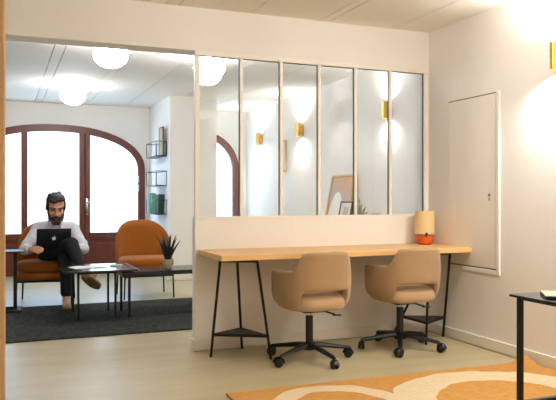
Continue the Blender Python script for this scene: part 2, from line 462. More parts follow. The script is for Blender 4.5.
# handle on the middle leaf + hinges on the right jamb
bm = bmn(); hx = 1.195
box(bm, (hx, YF - 0.026, 1.0), (0.04, 0.012, 0.24), bev=0.005)
tube(bm, [(hx, YF - 0.03, 1.06), (hx, YF - 0.075, 1.06), (hx + 0.02, YF - 0.08, 1.06), (hx + 0.11, YF - 0.08, 1.055)], 0.009, 10)
build('door_handle', bm, M['chrome'], d1)
for z in (1.42, 1.28):
    bm = bmn(); tube(bm, [(R_ - 0.1, YF - 0.04, z - 0.05), (R_ - 0.1, YF - 0.04, z + 0.05)], 0.011, 10); build('hinge', bm, M['chrome'], d1)
arched_door('door_2', A2, PX1, r2, [], 'narrower arched mahogany door with a frosted pane seen through the glass')

# baseboards with a thin shadow gap at the floor
def bb(name, x0, y0, x1, y1, h=0.085, t=0.014):
    bm = bmn(); lx, ly = abs(x1 - x0), abs(y1 - y0)
    box(bm, ((x0 + x1) / 2, (y0 + y1) / 2, 0.007 + (h - 0.007) / 2), (max(lx, t), max(ly, t), h - 0.007), bev=0.003)
    struct(name, bm, M['baseboard'])
bb('baseboard_right', XR - 0.007, YN, XR - 0.007, YP)
bb('baseboard_partition', XO - 0.014, YP - 0.007, XR, YP - 0.007)
bb('baseboard_partition_end', XO - 0.007, YP, XO - 0.007, YP + 0.08)
bb('baseboard_right_rear', XB - 0.007, YP + 0.18, XB - 0.007, YF)
bb('baseboard_stub', PX0 - 0.014, PY - 0.007, PX1 + 0.014, PY - 0.007)
bb('baseboard_stub_left', PX0 - 0.007, PY, PX0 - 0.007, YF)

# glazed screen
w = bpy.data.objects.new('window_1', None); COL.objects.link(w); w['kind'] = 'structure'
w['label'] = 'white framed glass partition of six tall panes above the desk'
ZB, ZT = 0.965, 2.205
bm = bmn()
box(bm, ((XO + XR) / 2, YP + 0.035, ZB + 0.011), (XR - XO, 0.07, 0.022), bev=0.002)
box(bm, ((XO + XR) / 2, YP + 0.02, ZT - 0.016), (XR - XO, 0.04, 0.032), bev=0.002)
box(bm, (XO + 0.018, YP + 0.02, (ZB + ZT) / 2 - 0.005), (0.036, 0.038, ZT - ZB - 0.055), bev=0.002)
box(bm, (XR - 0.022, YP + 0.02, (ZB + ZT) / 2 - 0.005), (0.044, 0.038, ZT - ZB - 0.055), bev=0.002)
build('window_frame', bm, M['white_frame'], w, smooth=False)
x0, x1 = XO + 0.036, XR - 0.044
pitch = (x1 - x0) / 6
for i in range(6):
    a = x0 + i * pitch + (0.012 if i else 0); b = x0 + (i + 1) * pitch - (0.012 if i < 5 else 0)
    if i < 5:
        bm = bmn(); box(bm, (b + 0.012, YP + 0.019, (ZB + ZT) / 2), (0.024, 0.03, ZT - ZB - 0.05), bev=0.002)
        build('mullion', bm, M['white_frame'], w, smooth=False)
    bm = bmn(); box(bm, ((a + b) / 2, YP + 0.03, (ZB + ZT) / 2 - 0.004), (b - a, 0.008, ZT - ZB - 0.05))
    build('pane', bm, M['glass'], w, smooth=False)
    bm = bmn()
    box(bm, (b - 0.002, YP + 0.024, (ZB + ZT) / 2 - 0.004), (0.0035, 0.008, ZT - ZB - 0.052))  # dark strip along the right and top edges of the pane only
    box(bm, ((a + b) / 2, YP + 0.024, ZT - 0.034), (b - a, 0.008, 0.004))
    build('dark_strip', bm, M['dark_strip'], w, smooth=False)

# flush access panel in the right wall (door_3)
d3 = bpy.data.objects.new('door_3', None); COL.objects.link(d3); d3['kind'] = 'structure'; d3['label'] = 'flush beige access door in the right wall'
ya, yb, za, zb = 3.985, 4.56, 0.60, 1.895
bm = bmn(); box(bm, (XR - 0.004, (ya + yb) / 2, (za + zb) / 2), (0.012, yb - ya - 0.012, zb - za - 0.012), bev=0.002)
build('door_leaf', bm, M['panel'], d3, smooth=False)
bm = bmn()
for (y0_, y1_, z0_, z1_) in ((ya - 0.004, ya + 0.004, za, zb), (yb - 0.003, yb + 0.003, za, zb), (ya, yb, zb - 0.005, zb + 0.004), (ya, yb, za - 0.004, za + 0.004)):
    box(bm, (XR - 0.0005, (y0_ + y1_) / 2, (z0_ + z1_) / 2), (0.003, y1_ - y0_, z1_ - z0_))
build('shadow_gap', bm, M['gap_soft'], d3, smooth=False)
bm = bmn()
box(bm, (XR - 0.008, ya - 0.022, (za + zb) / 2 - 0.01), (0.016, 0.032, zb - za + 0.03), bev=0.004)
box(bm, (XR - 0.008, (ya + yb) / 2 - 0.02, za - 0.022), (0.016, yb - ya + 0.04, 0.032), bev=0.004)
build('door_frame', bm, M['panel'], d3, smooth=False)
bm = bmn(); tube(bm, [(XR - 0.008, ya + 0.07, 1.145), (XR - 0.016, ya + 0.07, 1.145)], 0.012, 14)
box(bm, (XR - 0.012, ya + 0.07, 1.115), (0.008, 0.008, 0.02))
build('lock', bm, M['chrome'], d3)

# ------------------------------------------------------------------ lamps of the rooms, seen ones and added ones
def globe(x, y, label, gm='globe'):
    t = thing('ceiling_globe_light', label, 'ceiling light', (x, y, ZC), 0, 'opal globe ceiling lights')
    bm = bmn(); lathe(bm, [(0.075, 0.0), (0.075, -0.018), (0.05, -0.022)], 28); build('mount', bm, M['white_frame'], t)
    bm = bmn(); prof = []
    for i in range(17):
        a = PI * i / 16; prof.append((0.152 * math.sin(a), -0.02 - 0.115 + 0.115 * math.cos(a)))
    prof[0] = (0, prof[0][1]); prof[-1] = (0, prof[-1][1])
    lathe(bm, prof, 32); build('globe', bm, M[gm], t)
    return t
globe(0.90, 6.11, 'opal globe ceiling light, larger and nearer of the two over the lounge')
globe(0.825, 8.68, 'opal globe ceiling light, smaller one near the wide arched door')
globe(1.87, 6.34, 'opal globe ceiling light seen through the first glass pane')
globe(2.2, 1.0, 'added unseen opal globe ceiling light above the near room, nearest the foreground table', 'globe_added')  # out of view, added to brighten the near room
globe(2.2, -1.0, 'added unseen opal globe ceiling light above the near room, farthest behind the camera', 'globe_added')  # also added as fill from behind the camera
globe(1.95, 3.05, 'added unseen opal globe ceiling light above the near room, nearest the desk chairs', 'globe_added')  # added above the view so the worktop shades what is below

def sconce(x, y, z, label, power):
    t = thing('wall_sconce', label, 'wall lamp', (x, y, z), 0, 'brass up and down wall lamps')
    bm = bmn(); box(bm, (-0.013, 0, -0.006), (0.026, 0.05, 0.135), bev=0.003); box(bm, (-0.03, 0, 0), (0.03, 0.022, 0.10)); build('wall_plate', bm, M['brass'], t)
    bm = bmn(); h = 0.0885
    lathe(bm, [(0.026, -h), (0.031, -h), (0.031, h), (0.026, h), (0.026, -h)], 28, (-0.066, 0, 0), cap=False)
    build('tube', bm, M['brass'], t)
    for s in (-1, 1):
        bm = bmn(); lathe(bm, [(0.0, 0.0), (0.02, 0.0), (0.024, 0.01), (0.024, 0.03), (0, 0.03)], 20, (-0.066, 0, s * 0.062 - 0.015)); build('bulb', bm, M['bulb'], t)
        l = bpy.data.lights.new('sconce_spot', 'SPOT'); l.energy = power; l.color = (1.0, 0.98, 0.96)
        l.spot_size = math.radians(162); l.spot_blend = 1.0; l.shadow_soft_size = 0.018
        lo = bpy.data.objects.new('sconce_spot', l); COL.objects.link(lo)
        lo.location = (x - 0.066, y, z + s * 0.096)
        lo.rotation_euler = (0, 0, 0) if s < 0 else (PI, 0, 0)
    return t
sconce(XR, 3.36, 2.03, 'brass wall sconce on the near right wall at the picture edge', 62)
sconce(XR, 1.0, 2.03, 'added unseen brass wall sconce on the right wall nearest the camera', 120)  # unseen sconce added for more light from the right wall
sconce(XR, -1.2, 2.03, 'added unseen brass wall sconce on the right wall behind the camera', 100)  # second unseen sconce added to the same row
sconce(XB, 6.06, 2.03, 'brass wall sconce beyond the fifth pane of the glass partition', 13)
sconce(XB, 8.25, 2.03, 'brass wall sconce beyond the third pane of the glass partition', 24)
sconce(XB, 9.76, 2.03, 'brass wall sconce beyond the second pane, closest to the narrow arched door', 24)

# ------------------------------------------------------------------ desk, trestles, lamp
t = thing('desk_top', 'long pale oak worktop running along the low partition wall', 'desk', (XO + 0.02, YP - 0.575, 0))
bm = bmn(); box(bm, ((XR - XO - 0.03) / 2, 0.285, 0.726), (XR - XO - 0.03, 0.57, 0.038), bev=0.002)
build('board', bm, M['oak'], t, smooth=False)

def trestle(loc, tops, feet, label):
    t = thing('trestle', label, 'trestle', loc, 0, 'black tripod trestles under the worktop')
    tops = [Vector(v) for v in tops]; feet = [Vector(v) for v in feet]
    bm = bmn()
    tube(bm, [tops[0] + Vector((0, 0, -0.008)), tops[1] + Vector((0, 0, -0.008))], 0.009, 10)
    tube(bm, [(tops[0] + tops[1]) / 2 + Vector((0, 0, -0.008)), tops[2] + Vector((0, 0, -0.008))], 0.009, 10)
    build('top_bar', bm, M['black_metal'], t)
    for a, b in zip(tops, feet):
        bm = bmn(); tube(bm, [a + Vector((0, 0, -0.004)), b], 0.0095, 12); build('leg', bm, M['black_metal'], t)
    zs = 0.165; pts = []
    for a, b in zip(tops, feet):
        k = (a.z - zs) / (a.z - b.z); p = a.lerp(b, k); pts.append((p.x, p.y))
    c = (sum(p[0] for p in pts) / 3, sum(p[1] for p in pts) / 3)
    pts = [(c[0] + (p[0] - c[0]) * 1.02, c[1] + (p[1] - c[1]) * 1.02) for p in pts]
    bm = bmn(); prism(bm, pts, lambda x, y: (x, y, zs - 0.006), lambda x, y: (x, y, zs + 0.006))
    for i in range(3):
        p, q = pts[i], pts[(i + 1) % 3]; tube(bm, [(p[0], p[1], zs), (q[0], q[1], zs)], 0.010, 8)
    build('shelf', bm, M['black_metal'], t, smooth=False)
    return t
trestle((1.50, 4.385, 0), [(-0.115, 0.05, 0.7), (0.12, -0.04, 0.7), (0.01, 0.06, 0.7)], [(-0.125, 0.24, 0), (0.245, 0.02, 0), (0.17, 0.42, 0)],
        'black tripod trestle under the left end of the worktop')
trestle((3.12, 4.385, 0), [(0.135, 0.03, 0.7), (-0.09, -0.02, 0.7), (0.0, 0.06, 0.7)], [(0.202, 0.215, 0), (-0.10, 0.015, 0), (-0.15, 0.41, 0)],
        'black tripod trestle under the worktop by the right wall')

t = thing('table_lamp', 'small table lamp with orange body and parchment shade on the oak worktop', 'lamp', (3.215, 4.70, 0.745))
bm = bmn(); prof = [(0, 0), (0.05, 0), (0.066, 0.012), (0.072, 0.04), (0.070, 0.07), (0.06, 0.085), (0.02, 0.09), (0, 0.09)]
lathe(bm, prof, 32)
for v in bm.verts:
    a = math.atan2(v.co.y, v.co.x); k = 1 - 0.03 * abs(math.sin(a * 5)); v.co.x *= k; v.co.y *= k
build('lamp_base', bm, M['lamp_orange'], t)
bm = bmn(); lathe(bm, [(0, 0.09), (0.016, 0.09), (0.016, 0.14), (0, 0.14)], 16); build('lamp_stem', bm, M['brass'], t)
bm = bmn(); lathe(bm, [(0.078, 0.088), (0.080, 0.086), (0.080, 0.272), (0.078, 0.272), (0.078, 0.088)], 40, cap=False)
build('lamp_shade', bm, M['shade'], t)
bm = bmn(); p = Vector((-0.030, -0.066, 0.0)); tube(bm, [p + Vector((0.0, 0.0, 0.066)), p + Vector((-0.004, -0.009, 0.088)), p + Vector((-0.004, -0.010, 0.10))], 0.008, 10, radii=[0.006, 0.010, 0.007])
build('switch_knob', bm, M['black_plastic'], t)

# ------------------------------------------------------------------ desk chairs
def sstep(a, b, x):
    t = min(1, max(0, (x - a) / (b - a))); return t * t * (3 - 2 * t)

def chair_shell():
    bm = bmn()
    us = []
    keys = [-1, -0.93, -0.85, -0.76, -0.67, -0.6, -0.54, -0.49, -0.46, -0.43, -0.40, -0.37, -0.34, -0.325, -0.31, -0.295, -0.28, -0.26, -0.23, -0.18, -0.12, -0.06]
    us = keys + [0] + [-k for k in reversed(keys)]
    a, b, yb, ln = 0.252, 0.235, -0.03, 0.135
    def path(u):
        s = -1 if u < 0 else 1; au = abs(u)
        if au <= 0.70:
            g = au / 0.70 * PI / 2
            return s * a * math.sin(g) ** 0.72, yb - b * max(0.0, math.cos(g)) ** 0.72
        return s * a, yb + (au - 0.70) / 0.30 * ln
    def top(u):
        au = abs(u); z = 0.770 - 0.006 * (au / 0.3) ** 2
        return z + (0.640 - 0.015 * sstep(0.5, 1, au) - z) * sstep(0.33, 0.47, au)
    def low(u):
        au = abs(u); return 0.505 + (0.372 - 0.505) * sstep(0.262, 0.335, au) + 0.035 * sstep(0.7, 1.0, au)
    NR = 9
    def pt(u, t, inset):
        z = low(u) + (top(u) - low(u)) * t
        x, y = path(u); e = 0.004; x2, y2 = path(min(1, u + e)); x1, y1 = path(max(-1, u - e))
        tx, ty = x2 - x1, y2 - y1; L_ = math.hypot(tx, ty) or 1; nx, ny = -ty / L_, tx / L_     # inward normal
        x += nx * inset; y += ny * inset
        k = 1 - 0.13 * sstep(0.56, 0.80, z) - 0.13 * (1 - sstep(0.35, 0.47, z))
        back = 1 - sstep(0.35, 0.75, abs(u))
        x *= k; y = y * (1 - 0.10 * (1 - sstep(0.35, 0.47, z))) - 0.055 * back * max(0, (z - 0.42) / 0.35)
        y -= 0.02 * sstep(0.85, 1.0, abs(u)) * (1 - t)
        return (x, y, z)
    th = 0.036
    out = [[bm.verts.new(pt(u, j / NR, 0)) for j in range(NR + 1)] for u in us]
    inn = [[bm.verts.new(pt(u, j / NR, th)) for j in range(NR + 1)] for u in us]
    n = len(us)
    for i in range(n - 1):
        for j in range(NR):
            bm.faces.new((out[i][j], out[i + 1][j], out[i + 1][j + 1], out[i][j + 1]))
            bm.faces.new((inn[i][j], inn[i][j + 1], inn[i + 1][j + 1], inn[i + 1][j]))
        bm.faces.new((out[i][0], inn[i][0], inn[i + 1][0], out[i + 1][0]))
        bm.faces.new((out[i][NR], out[i + 1][NR], inn[i + 1][NR], inn[i][NR]))
    for i in (0, n - 1):
        for j in range(NR): bm.faces.new((out[i][j], out[i][j + 1], inn[i][j + 1], inn[i][j]))
    return bm

def sup_ring(cx, cy, z, hx, hy, n=3.2, k=28):
    r = []
    for i in range(k):
        a = 2 * PI * i / k; c, s = math.cos(a), math.sin(a)
        r.append((cx + hx * math.copysign(abs(c) ** (2 / n), c), cy + hy * math.copysign(abs(s) ** (2 / n), s), z))
    return r

def office_chair(loc, rz, base_rot, label):
    t = thing('office_chair', label, 'chair', loc, rz, 'taupe swivel chairs at the worktop')
    build('backrest_shell', chair_shell(), M['velvet'], t, sub=1)
    bm = bmn()
    loft(bm, [sup_ring(0, -0.022, z, hx, hy * 1.03) for z, hx, hy in ((0.362, 0.10, 0.10), (0.364, 0.19, 0.19), (0.375, 0.208, 0.215), (0.41, 0.216, 0.225), (0.445, 0.214, 0.223), (0.466, 0.20, 0.208), (0.474, 0.17, 0.165), (0.477, 0.08, 0.08))])
    build('seat_cushion', bm, M['velvet_inside'], t, sub=1)
    bm = bmn(); box(bm, (0, 0, 0.350), (0.17, 0.20, 0.022), bev=0.006); build('seat_plate', bm, M['black_metal'], t)
    bm = bmn(); lathe(bm, [(0.032, 0.075), (0.032, 0.10), (0.026, 0.105), (0.026, 0.305), (0.022, 0.308)], 20); build('gas_column', bm, M['black_plastic'], t)
    bm = bmn(); lathe(bm, [(0.014, 0.305), (0.014, 0.342)], 16); build('piston', bm, M['chrome'], t)
    bm = bmn(); tube(bm, [(0.03, -0.02, 0.342), (0.10, -0.05, 0.335), (0.155, -0.085, 0.318)], 0.006, 8); box(bm, (0.168, -0.092, 0.313), (0.06, 0.018, 0.009), rz=-0.5, bev=0.003); build('lever', bm, M['black_plastic'], t)
    bm = bmn(); lathe(bm, [(0, 0.072), (0.042, 0.072), (0.046, 0.085), (0.042, 0.115), (0.030, 0.122), (0, 0.122)], 20)
    for k in range(5):
        g = base_rot + 2 * PI * k / 5; c, s = math.cos(g), math.sin(g)
        tube(bm, [(c * r, s * r, z) for r, z in ((0.02, 0.103), (0.10, 0.098), (0.20, 0.084), (0.285, 0.072), (0.302, 0.066))], 0.02, 8, radii=[0.026, 0.023, 0.019, 0.016, 0.012], flat=(0.8, 1.0))
    build('star_base', bm, M['black_plastic'], t)
    for k in range(5):
        g = base_rot + 2 * PI * k / 5; c, s = math.cos(g), math.sin(g); px, py = c * 0.298, s * 0.298
        sw = g + 1.0 + k * 0.9; ax = Vector((math.cos(sw), math.sin(sw), 0)); fw = Vector((-ax.y, ax.x, 0))
        bm = bmn(); tube(bm, [(px, py, 0.045), (px, py, 0.074)], 0.007, 8)
        ctr = Vector((px, py, 0.029)) + fw * 0.012
        arc = [ctr + fw * (0.031 * math.cos(a)) + Vector((0, 0, 0.031 * math.sin(a))) for a in [PI * i / 8 for i in range(9)]]
        tube(bm, arc, 0.006, 6, flat=(0.6, 2.6))
        tube(bm, [ctr - ax * 0.02, ctr + ax * 0.02], 0.006, 8)
        cs = build('caster', bm, M['black_plastic'], t)
        for sd in (-1, 1):
            bm = bmn(); o_ = ctr + ax * (0.014 * sd)
            tube(bm, [o_ - ax * 0.009, o_ - ax * 0.006, o_ + ax * 0.006, o_ + ax * 0.009], 0.028, 18, radii=[0.024, 0.0285, 0.0285, 0.024])
            build('wheel', bm, M['black_plastic'], cs)
    return t
office_chair((1.99, 4.30, 0), 0.0, math.radians(-10), 'taupe velvet swivel chair in front of the middle of the worktop')
office_chair((2.77, 4.37, 0), math.radians(-2), math.radians(24), 'taupe velvet swivel chair nearer the orange lamp and right wall')

# ------------------------------------------------------------------ lounge chairs
def lounge_back():
    bm = bmn(); rings = []
    zs = [0.29, 0.31, 0.40, 0.50, 0.58, 0.64, 0.69, 0.735, 0.775, 0.805, 0.83, 0.848, 0.86, 0.866]
    for z in zs:
        hw = 0.325 if z < 0.56 else 0.325 * max(0.0, 1 - ((z - 0.56) / 0.312) ** 2.5) ** (1 / 2.5)
        th = 0.085 if z < 0.80 else 0.085 - 0.045 * (z - 0.80) / 0.066
        if z < 0.31: th = 0.06
        lean = 0.10 * max(0, (z - 0.42) / 0.45)
        n = 17; fr, bk = [], []
        for i in range(n):
            u = -1 + 2 * i / (n - 1)
            u = math.copysign(abs(u) ** 0.8, u)
            x = hw * u; w_ = abs(x / 0.325)
            yb_ = 0.275 - 0.19 * w_ ** 2.6 + lean
            tt = th * (1 - 0.35 * abs(u) ** 6)
            fr.append((x * 0.97, yb_ - tt, z)); bk.append((x, yb_, z))
        rings.append(fr + bk[::-1])
    loft(bm, rings); return bm

def lounge_chair(loc, rz, label):
    t = thing('lounge_chair', label, 'armchair', loc, rz, 'ochre lounge chairs')
    build('backrest', lounge_back(), M['orange'], t, sub=1)
    bm = bmn(); loft(bm, [sup_ring(0, -0.015, z, hx, hy, 4.5, 32) for z, hx, hy in ((0.262, 0.20, 0.18), (0.264, 0.285, 0.255), (0.275, 0.303, 0.268), (0.335, 0.307, 0.270), (0.350, 0.295, 0.26))])
    build('seat_shell', bm, M['orange'], t, sub=1)
    bm = bmn(); loft(bm, [sup_ring(0, -0.035, z, hx, hy, 4.0, 32) for z, hx, hy in ((0.350, 0.27, 0.23), (0.353, 0.292, 0.248), (0.375, 0.303, 0.258), (0.42, 0.303, 0.258), (0.447, 0.288, 0.245), (0.458, 0.25, 0.21), (0.462, 0.12, 0.10))])
    build('seat_cushion', bm, M['orange'], t, sub=1)
    bm = bmn(); box(bm, (0, -0.01, 0.252), (0.56, 0.50, 0.018), bev=0.004); build('seat_frame', bm, M['black_metal'], t)
    for sx in (-1, 1):
        for y in (-0.25, 0.24):
            bm = bmn(); tube(bm, [(sx * 0.268, y, 0.262), (sx * 0.278, y * 1.03, 0.0)], 0.009, 10); build('leg', bm, M['black_metal'], t)
    return t
lounge_chair((0.46, 7.76, 0), math.radians(-9), 'ochre upholstered lounge chair the man is sitting in')
lounge_chair((1.54, 7.83, 0), 0.0, 'empty ochre lounge chair with rounded back beside the spiky plant')

# ------------------------------------------------------------------ carpet, rug
bm = bmn()
box(bm, (0.55, 6.535, 0.006), (5.0, 1.77, 0.012), bev=0.004)
tag(build('carpet', bm, M['carpet'], smooth=False), 'dark charcoal carpet under the black coffee tables', 'rug')

RX0, RX1, RY0, RY1 = 1.19, 3.325, 0.55, 3.70
RINGS = [(0.52, -0.42, 0.37, 0.37, 0.25, 0.25), (1.43, -0.70, 0.66, 0.62, 0.41, 0.42), (0.55, -1.35, 0.45, 0.42, 0.28, 0.27),
         (1.5, -2.0, 0.5, 0.55, 0.3, 0.35), (0.6, -2.5, 0.5, 0.45, 0.32, 0.28)]
bm = bmn(); nx, ny = 60, 80; g0, g1 = [], []
for i in range(nx + 1):
    ra, rb = [], []
    for j in range(ny + 1):
        x = (RX1 - RX0) * i / nx; y = -(RY1 - RY0) * j / ny
        dx = max(0, x - (RX1 - RX0 - 0.16)) / 0.16; dy = max(0, 0.12 + y) / 0.12
        lift = 0.045 * (dx * dy) ** 1.1
        wav = 0.0015 * math.sin(x * 9) * math.sin(y * 7)
        xx = x - 0.014 * (1 - 0.0) * (dx > 0) * dx * dy
        ra.append(bm.verts.new((xx, y, 0.012 + lift + max(0, wav)))); rb.append(bm.verts.new((xx, y, 0.001 + lift)))
    g0.append(ra); g1.append(rb)
for i in range(nx):
    for j in range(ny):
        bm.faces.new((g0[i][j], g0[i + 1][j], g0[i + 1][j + 1], g0[i][j + 1])); bm.faces.new((g1[i][j], g1[i][j + 1], g1[i + 1][j + 1], g1[i + 1][j]))
for i in range(nx):
    for j in (0, ny): bm.faces.new((g0[i][j], g0[i + 1][j], g1[i + 1][j], g1[i][j]))
for j in range(ny):
    for i in (0, nx): bm.faces.new((g0[i][j], g0[i][j + 1], g1[i][j + 1], g1[i][j]))
tag(build('rug', bm, rug_mat(), smooth=False, loc=(RX0, RY1, 0)), 'tan jute rug with cream rings and a curled corner against the baseboard', 'rug').rotation_euler = (0, 0, -0.024)

# ------------------------------------------------------------------ tables
def frame_table(name, label, cat, x0, x1, y0, y1, z, th, legs, lr, topm, apron=0.0, base=0.012, group=None):
    t = thing(name, label, cat, ((x0 + x1) / 2, (y0 + y1) / 2, base), 0, group)
    cx, cy = (x0 + x1) / 2, (y0 + y1) / 2; z -= base
    bm = bmn(); box(bm, (0, 0, z - th / 2), (x1 - x0, y1 - y0, th), bev=0.003); build('table_top', bm, topm, t, smooth=False)
    lx = [l[0] - cx for l in legs]; ly = [l[1] - cy for l in legs]
    if apron:
        bm = bmn(); box(bm, ((max(lx) + min(lx)) / 2, (max(ly) + min(ly)) / 2, z - th - apron / 2), (max(lx) - min(lx) + 2 * lr, max(ly) - min(ly) + 2 * lr, apron))
        build('apron', bm, M['black_metal'], t, smooth=False)
    for x, y in legs:
        bm = bmn(); h = z - th - apron; box(bm, (x - cx, y - cy, h / 2), (2 * lr, 2 * lr, h), bev=0.002); build('leg', bm, M['black_metal'], t, smooth=False)
    return t
tb = frame_table('coffee_table', 'small square black coffee table with papers, in front of the seated man', 'coffee table', 0.52, 1.17, 6.25, 6.94, 0.472, 0.016,
            [(0.655, 6.41), (0.995, 6.46), (0.655, 6.90), (0.985, 6.86)], 0.010, M['table_green'], 0.028)
bm = bmn(); box(bm, (0.3235, 0, 0.452), (0.004, 0.688, 0.018)); build('edge_strip', bm, M['silver'], tb, smooth=False)
frame_table('coffee_table', 'long low black coffee table carrying the spiky plant', 'coffee table', 1.04, 2.45, 6.37, 6.83, 0.437, 0.040,
            [(1.12, 6.44), (2.38, 6.44), (1.10, 6.78), (2.38, 6.78)], 0.0115, M['table_black'], 0.0)
# papers
def magazine(loc, rz, w_, d_, label, m2):
    t = thing('magazine', label, 'magazine', loc, rz)
    for s in (-1, 1):
        bm = bmn()
        P = [[(s * (w_ / 2) * (i / 6), (j - 0.5) * d_, 0.002 + 0.007 * math.sin(PI * min(1, i / 6 * 1.15)) * (1 - i / 9)) for j in (0, 1)] for i in range(7)]
        for i in range(6):
            va = [bm.verts.new(p) for p in (P[i][0], P[i + 1][0], P[i + 1][1], P[i][1])]
            vb = [bm.verts.new((p[0], p[1], 0.0)) for p in (P[i][0], P[i + 1][0], P[i + 1][1], P[i][1])]
            bm.faces.new(va); bm.faces.new(vb[::-1])
            for k in range(4): bm.faces.new((va[k], vb[k], vb[(k + 1) % 4], va[(k + 1) % 4]))
        bmesh.ops.remove_doubles(bm, verts=bm.verts, dist=1e-5)
        build('page', bm, m2 if s > 0 else M['paper'], t, smooth=False)
    return t
magazine((0.76, 6.60, 0.4725), 0.25, 0.30, 0.22, 'open pale magazine on the left of the small square coffee table', M['paper'])
t = thing('notepad', 'small pale green notepad at the right of the small square coffee table', 'notepad', (1.03, 6.64, 0.4725), -0.3)
bm = bmn(); box(bm, (0, 0, 0.004), (0.10, 0.14, 0.008), bev=0.001); build('pages', bm, M['paper'], t, smooth=False)
bm = bmn(); box(bm, (0, 0, 0.009), (0.10, 0.14, 0.0018)); build('cover', bm, M['print_green'], t, smooth=False)

# little side table behind the oak jamb
t = thing('side_table', 'slim black side table beside the seated man at the left edge', 'side table', (0.0, 7.22, 0.012))
bm = bmn(); box(bm, (-0.02, 0.0, 0.588), (0.46, 0.30, 0.012), bev=0.003); build('table_top', bm, M['black_metal'], t, smooth=False)
bm = bmn(); box(bm, (0.135, 0.0, 0.30), (0.035, 0.02, 0.565), bev=0.002); build('post', bm, M['black_metal'], t, smooth=False)
bm = bmn(); tube(bm, [(-0.2, -0.14, 0.010), (0.135, -0.14, 0.010), (0.20, 0.14, 0.010), (-0.2, 0.14, 0.010)], 0.010, 8, closed=True)
box(bm, (0.155, 0.0, 0.010), (0.07, 0.28, 0.016)); build('base', bm, M['black_metal'], t, smooth=False)

# near table at the right edge
t = thing('side_table', 'tall black steel frame table in the right foreground on the rug', 'table', (2.32, 1.62, 0.0125))
X0, X1, Y0, Y1, ZT2 = 1.878 - 2.32, 2.80 - 2.32, 0.95 - 1.62, 2.165 - 1.62, 0.739 - 0.0125
bm = bmn(); box(bm, (0.02, (Y0 + Y1) / 2, ZT2 - 0.005), (X1 - X0, Y1 - Y0, 0.010), bev=0.002); build('table_top', bm, M['table_black'], t, smooth=False)
bm = bmn()
for (a, b) in (((X0 + 0.022, Y0 + 0.03), (X0 + 0.022, Y1 - 0.04)), ((X1 - 0.022, Y0 + 0.03), (X1 - 0.022, Y1 - 0.04)), ((X0 + 0.022, Y0 + 0.03), (X1 - 0.022, Y0 + 0.03)), ((X0 + 0.022, Y1 - 0.04), (X1 - 0.022, Y1 - 0.04))):
    lx, ly = abs(b[0] - a[0]), abs(b[1] - a[1])
    box(bm, ((a[0] + b[0]) / 2, (a[1] + b[1]) / 2, ZT2 - 0.0135), (max(lx, 0.02), max(ly, 0.02), 0.007))
build('top_rail', bm, M['black_metal'], t, smooth=False)
bm = bmn(); box(bm, ((X0 + X1) / 2, Y1 - 0.04, 0.297), (X1 - X0 - 0.06, 0.02, 0.02)); build('stretcher', bm, M['black_metal'], t, smooth=False)
for x in (X0 + 0.022, X1 - 0.022):
    for y in (Y0 + 0.03, Y1 - 0.04):
        bm = bmn(); box(bm, (x, y, (ZT2 - 0.012) / 2), (0.02, 0.02, ZT2 - 0.012), bev=0.002); build('leg', bm, M['black_metal'], t, smooth=False)
t = thing('notebook', 'pale notebook with dark edges lying on the foreground table', 'notebook', (2.06, 1.985, 0.7395), math.radians(-36))
bm = bmn(); box(bm, (0, 0, 0.005), (0.26, 0.16, 0.010), bev=0.001); build('pages', bm, M['note_dark'], t, smooth=False)
bm = bmn(); box(bm, (0, 0, 0.0115), (0.262, 0.162, 0.003), bev=0.001); build('cover', bm, M['note_cover'], t, smooth=False)

# ------------------------------------------------------------------ spiky plant
t = thing('potted_plant', 'spiky dark green potted plant on the long low coffee table', 'plant', (1.51, 6.55, 0.4375))
bm = bmn(); lathe(bm, [(0.0, 0), (0.036, 0), (0.040, 0.006), (0.047, 0.085), (0.047, 0.09), (0.042, 0.09), (0.041, 0.07), (0, 0.07)], 28); build('pot', bm, M['ceramic'], t)
bm = bmn(); lathe(bm, [(0, 0.068), (0.040, 0.068), (0.038, 0.076), (0, 0.080)], 20); build('soil', bm, M['soil'], t)
rl = random.Random(4)
for i in range(16):
    az = 2 * PI * i / 16 * 2.4 + rl.uniform(-0.2, 0.2); lean = 0.10 + 0.46 * (i / 15) + rl.uniform(-0.05, 0.05); Lf = 0.27 - 0.03 * (i / 15) + rl.uniform(-0.03, 0.03)
    d = Vector((math.cos(az), math.sin(az), 0)); pts = []
    for k in range(8):
        f = k / 7; r = 0.012 + Lf * math.sin(lean) * (f ** 1.25); z = 0.072 + Lf * f * math.cos(lean * (0.8 + 0.3 * f)); pts.append(d * r + Vector((0, 0, z)))
    bm = bmn(); tube(bm, pts, 0.01, 6, radii=[0.010, 0.0145, 0.0150, 0.0135, 0.011, 0.008, 0.005, 0.0008], flat=(0.4, 1.0))
    build('leaf', bm, M['leaf'], t)

# ------------------------------------------------------------------ wire shelves and what stands on them
def wire_shelf(z, label):
    t = thing('wire_wall_shelf', label, 'shelf', (PX0, 9.62, z), 0, 'wire box shelves beside the arched door')
    hy, d_, h = 0.33, 0.15, 0.20; bm = bmn()
    c = [(-0.004, -hy), (-d_, -hy), (-d_, hy), (-0.004, hy)]
    for zz in (0.0, h): tube(bm, [(x, y, zz) for x, y in c], 0.005, 6, closed=True)
    for x, y in c: tube(bm, [(x, y, 0), (x, y, h)], 0.005, 6)
    tube(bm, [(-d_, 0.0, 0), (-d_, 0.0, h)], 0.004, 6)
    build('wire_frame', bm, M['wire'], t)
    bm = bmn(); box(bm, (-d_ / 2, 0, 0.004), (d_ - 0.01, 2 * hy - 0.01, 0.006)); build('shelf_plate', bm, M['wire'], t, smooth=False)
    return t
for z, l in ((1.71, 'grey wire wall shelf holding the tall beige board, topmost of three'), (1.30, 'empty grey wire wall shelf, middle of the three'), (0.90, 'grey wire wall shelf holding green books, lowest of three')):
    wire_shelf(z, l)
